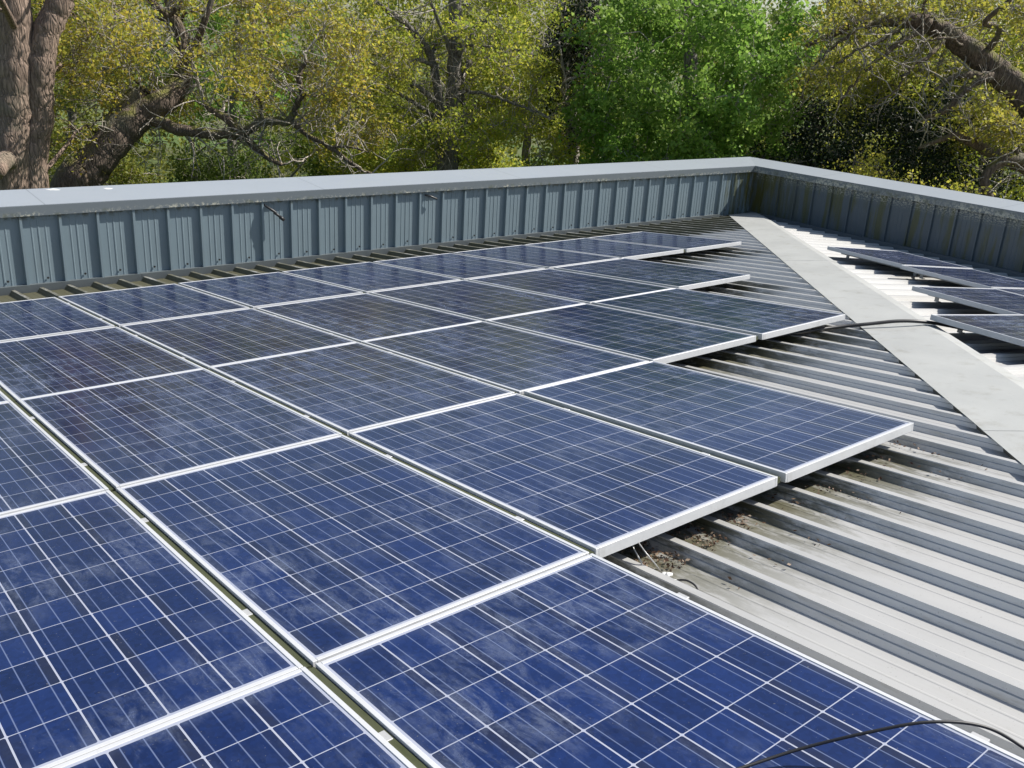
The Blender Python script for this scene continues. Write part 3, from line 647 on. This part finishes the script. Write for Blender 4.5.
# dense fresh green tree
D = 21.5
w = Wood(); c = at(690, 60, D); b0 = gp(c)
w.limb([b0, at(690, 150, D), at(692, 90, D), at(688, 20, D), at(690, -80, D)], .26, .08, 10, 8, .02)
cl = np.vstack([clumps(at(690, 70, D), (2.75, 2.6, 2.35), 230, .35), clumps(at(690, 150, D), (2.6, 2.4, 1.0), 90, .2)])
for q in cl: w.reach(q, .05); w.twigs(q, 4, .36, .007, .03, .1)
finish(w, b0, 'leafy_tree', 'dense fresh green tree behind the parapet corner', 'tree', 'trees beyond the parapet', BARK['grey'], LEAF['green'], 15, .12, .105)
# old oak arching in from the right
D = 21.5
w = Wood(); b0 = gp(at(1085, 150, D))
w.limb([b0, at(1075, 200, D), at(1050, 130, D), at(1022, 92, D), at(995, 70, D), at(970, 50, D - .1), at(945, 33, D - .2), at(920, 22, D - .4), at(890, 20, D - .6), at(862, 22, D - .8), at(830, 35, D - 1), at(800, 48, D - 1.1)], .37, .035, 14, 8, .015)
w.limb([at(1002, 76, D), at(982, 78, D - .4), at(965, 90, D - .7), at(945, 110, D - .9), at(925, 117, D - 1)], .12, .04, 9, 7, .012)
w.limb([at(984, 78, D - .4), at(965, 74, D - .6), at(948, 80, D - .8), at(935, 90, D - .9)], .08, .03, 8, 7, .01)
w.limb([at(930, 26, D - .3), at(905, 40, D - .8), at(880, 58, D - 1.2), at(855, 82, D - 1.5), at(838, 105, D - 1.7)], .07, .018, 8, 7, .015)
w.limb([at(905, 22, D - .5), at(885, 38, D - 1), at(860, 48, D - 1.4), at(835, 66, D - 1.6), at(815, 90, D - 1.8)], .05, .012, 7, 7, .02)
w.limb([at(872, 21, D - .8), at(850, 34, D - 1.2), at(822, 58, D - 1.4), at(806, 84, D - 1.5), at(800, 110, D - 1.5)], .04, .012, 7, 7, .02)
w.limb([at(945, 34, D - .3), at(930, 55, D - .9), at(908, 70, D - 1.2), at(895, 92, D - 1.4), at(870, 108, D - 1.5)], .05, .012, 7, 7, .02)
w.limb([at(965, 48, D - .2), at(950, 38, D - .8), at(925, 42, D - 1.2), at(905, 58, D - 1.5)], .035, .012, 6, 7, .015)
w.limb([at(985, 55, D), at(1000, 30, D - .5), at(985, 22, D - .8), at(1010, 0, D - 1), at(1020, -20, D - 1)], .07, .03, 8, 7)
w.limb([at(890, 22, D - .6), at(868, 10, D - .4), at(850, -8, D - .2), at(835, -30, D)], .08, .04, 8, 7)
w.limb([at(1060, 175, D), at(1030, 168, D - .4), at(998, 155, D - .6), at(975, 143, D - .8), at(955, 134, D - .9)], .17, .08, 11, 7, .012)
w.limb([at(956, 134, D - .9), at(940, 140, D - 1), at(928, 144, D - 1), at(918, 148, D - 1.05)], .06, .03, 8, 6)
w.limb([at(1040, 165, D), at(1015, 158, D - 1), at(995, 165, D - 1.3), at(985, 180, D - 1.4), at(990, 200, D - 1.4)], .12, .08, 9, 7)
for c in np.vstack([clumps(at(895, 5, D + 2.2), (2.8, 1.3, .8), 30), clumps(at(850, 60, D + 1.2), (1.6, 1.2, 1.2), 20), clumps(at(950, 75, D + 3.0), (2.0, 1.2, 1.0), 26), clumps(at(1010, 20, D + 1.8), (1.4, 1.2, .9), 22), clumps(at(1005, 120, D + 1.2), (1.0, .9, .8), 16), clumps(at(850, 45, D - 1.6), (1.5, .6, .7), 7), clumps(at(1010, 20, D - 1.2), (.7, .5, .4), 3), clumps(at(930, 0, D - 1.2), (1.2, .5, .3), 4), clumps(at(985, 125, D - 1.6), (.9, .4, .4), 6)]): w.reach(c, .05); w.twigs(c, 11, .46, .009, .05, .0)
w.sprigs(420, 1.1, .014)
finish(w, b0, 'oak_tree', 'old oak arching its heavy limb in from the right edge', 'tree', 'trees beyond the parapet', BARK['mossy'], LEAF['olive'], 8, .09, .078)
# dark dead trunk wrapped in ivy between the yellow and the green tree
D = 23.5
w = Wood(); w.tw = w.b; b0 = gp(at(572, 150, D))
w.limb([b0, at(572, 160, D), at(570, 100, D), at(566, 50, D), at(560, -20, D)], .2, .08, 9, 7, .02)
w.limb([at(566, 88, D - 1), at(562, 60, D - 1.2), at(559, 42, D - 1.3)], .03, .02, 6); w.limb([at(570, 110, D), at(562, 86, D - 1), at(580, 76, D - 1.2), at(600, 70, D - 1.3)], .04, .018, 6, 6, .01)
for q in np.vstack([clumps(at(575, 70, D), (.55, .5, 2.2), 36), clumps(at(585, 20, D), (.6, .5, 1.2), 14)]): w.reach(q, .03); w.twigs(q, 8, .6, .008, .05, .0)
w.sprigs(40, .75, .010)
finish(w, b0, 'dead_tree', 'bare dark ivy clad trunk between yellow tree and green tree', 'tree', 'trees beyond the parapet', BARK['twig'], LEAF['dark'], 10, .16, .07)
# evergreens and shrubs
G2 = 'shrubs and small trees beyond the parapet'
for u, d, zt, zl, rad, n, lab in [(835, 22.5, 1.3, -4.2, 1.5, 90, 'dark evergreen shrub right of the fresh green tree'), (905, 23, 1.0, -4.2, 1.6, 95, 'dark evergreen shrub behind the broken pale oak limb, middle of three'), (985, 23, 1.4, -4.2, 1.7, 100, 'dark evergreen shrub under the arching oak limb at the right edge')]:
    bushy('holly_shrub', lab, 'shrub', G2, u, d, zt, zl, rad, n, LEAF['dark'], BARK['twig'], 26, .22, .08, .10, 3)
for u, d, zt, zl, rad, n, lab in [(825, 19.6, .05, -4, .75, 46, 'yellow green oak sapling beside the fresh green tree, above the shaded parapet'), (880, 18.4, .3, -4, .85, 60, 'yellow green oak sapling left of the broken limb, above the shaded parapet'), (950, 17.6, -.05, -4, .85, 60, 'yellow green oak sapling under the broken limb, above the shaded parapet'), (1008, 17.2, -.2, -4, .7, 46, 'yellow green oak sapling at right photo edge, above the shaded parapet')]:
    bushy('oak_sapling', lab, 'sapling', G2, u, d, zt, zl, rad, n, LEAF['olive'], BARK['grey'], 11, .085, .06, .05, 6)
for k, (u, d, zt, rad, lf, lab) in enumerate([(95, 24, -.4, 1.3, 'far', 'olive shrub between the twin trunk and leaning trunk'), (215, 23, -.9, 1.4, 'mid', 'mid green shrub under the mossy branch'), (290, 24, -.5, 1.5, 'mid', 'mid green shrub under the right end of the mossy branch'), (365, 24, -.7, 1.4, 'yellow', 'yellow green shrub left of the straight dark trunk'), (420, 25, -.9, 1.3, 'mid', 'mid green shrub just behind the straight dark trunk'), (505, 24, -.8, 1.4, 'yellow', 'yellow green shrub right of the straight dark trunk'), (560, 22.5, -.9, 1.1, 'green', 'fresh green shrub at the foot of the ivy clad trunk')]):
    bushy('shrub', lab, 'shrub', G2, u, d, zt, -4.6, rad, 60, LEAF[lf], BARK['twig'], 18, .14, .085, .08, 4)
# trees of the second line
G3 = 'trees of the second line in the wood'
for u, d, zt, zl, rad, n, lf, lab in [(-40, 30, 4.5, -3.5, 3.0, 70, 'far', 'olive second line tree left of the twin trunk'), (70, 32, 4.6, -3.5, 3.0, 70, 'far', 'olive second line tree seen between twin trunk and leaning trunk'), (235, 29, 4.2, -2.0, 2.6, 64, 'green', 'green second line tree glimpsed above the mossy branch'),
                                       (330, 31, 4.4, -3.5, 2.8, 72, 'yellow', 'yellow green second line tree left of the straight trunk'), (440, 33, 4.6, -3.5, 3.0, 72, 'far', 'olive second line tree behind the straight dark trunk'), (530, 30, 4.2, -3.5, 2.4, 66, 'yellow', 'bright yellow green second line tree left of the ivy trunk'),
                                       (610, 32, 4.2, -3.5, 2.4, 90, 'mid', 'mid green second line tree behind the ivy trunk'), (760, 32, 3.4, -3.5, 2.6, 90, 'mid', 'mid green second line tree behind the dense green tree'), (850, 30, 2.9, -3.5, 2.4, 60, 'far', 'olive second line tree behind the dark evergreens'), (930, 30, 3.3, -2.5, 2.6, 80, 'yellow', 'bright yellow green second line tree seen under the arching limb'), (1035, 31, 3.8, -3, 2.6, 72, 'yellow', 'yellow green second line tree at the right photo edge')]:
    bushy('tree', lab, 'tree', G3, u, d, zt, zl, rad, n, LEAF[lf], BARK['grey'], 26, .17, .11, .2, 3)
# the far wood, one mass
A = []
for k in range(1500):
    u = rng.uniform(-250, 1300); d = rng.uniform(40, 60); p = at(u, 60, d); A.append((p[0], p[1], rng.uniform(-5, 5.0 + 1.2 * math.sin(u * .013) + rng.normal(0, .7))))
o = link('far_wood', leaves(A, 60, .55, .26), LEAF['far']); tag(o, 'olive green far wood closing the view behind all the trees', 'wood', kind='stuff')
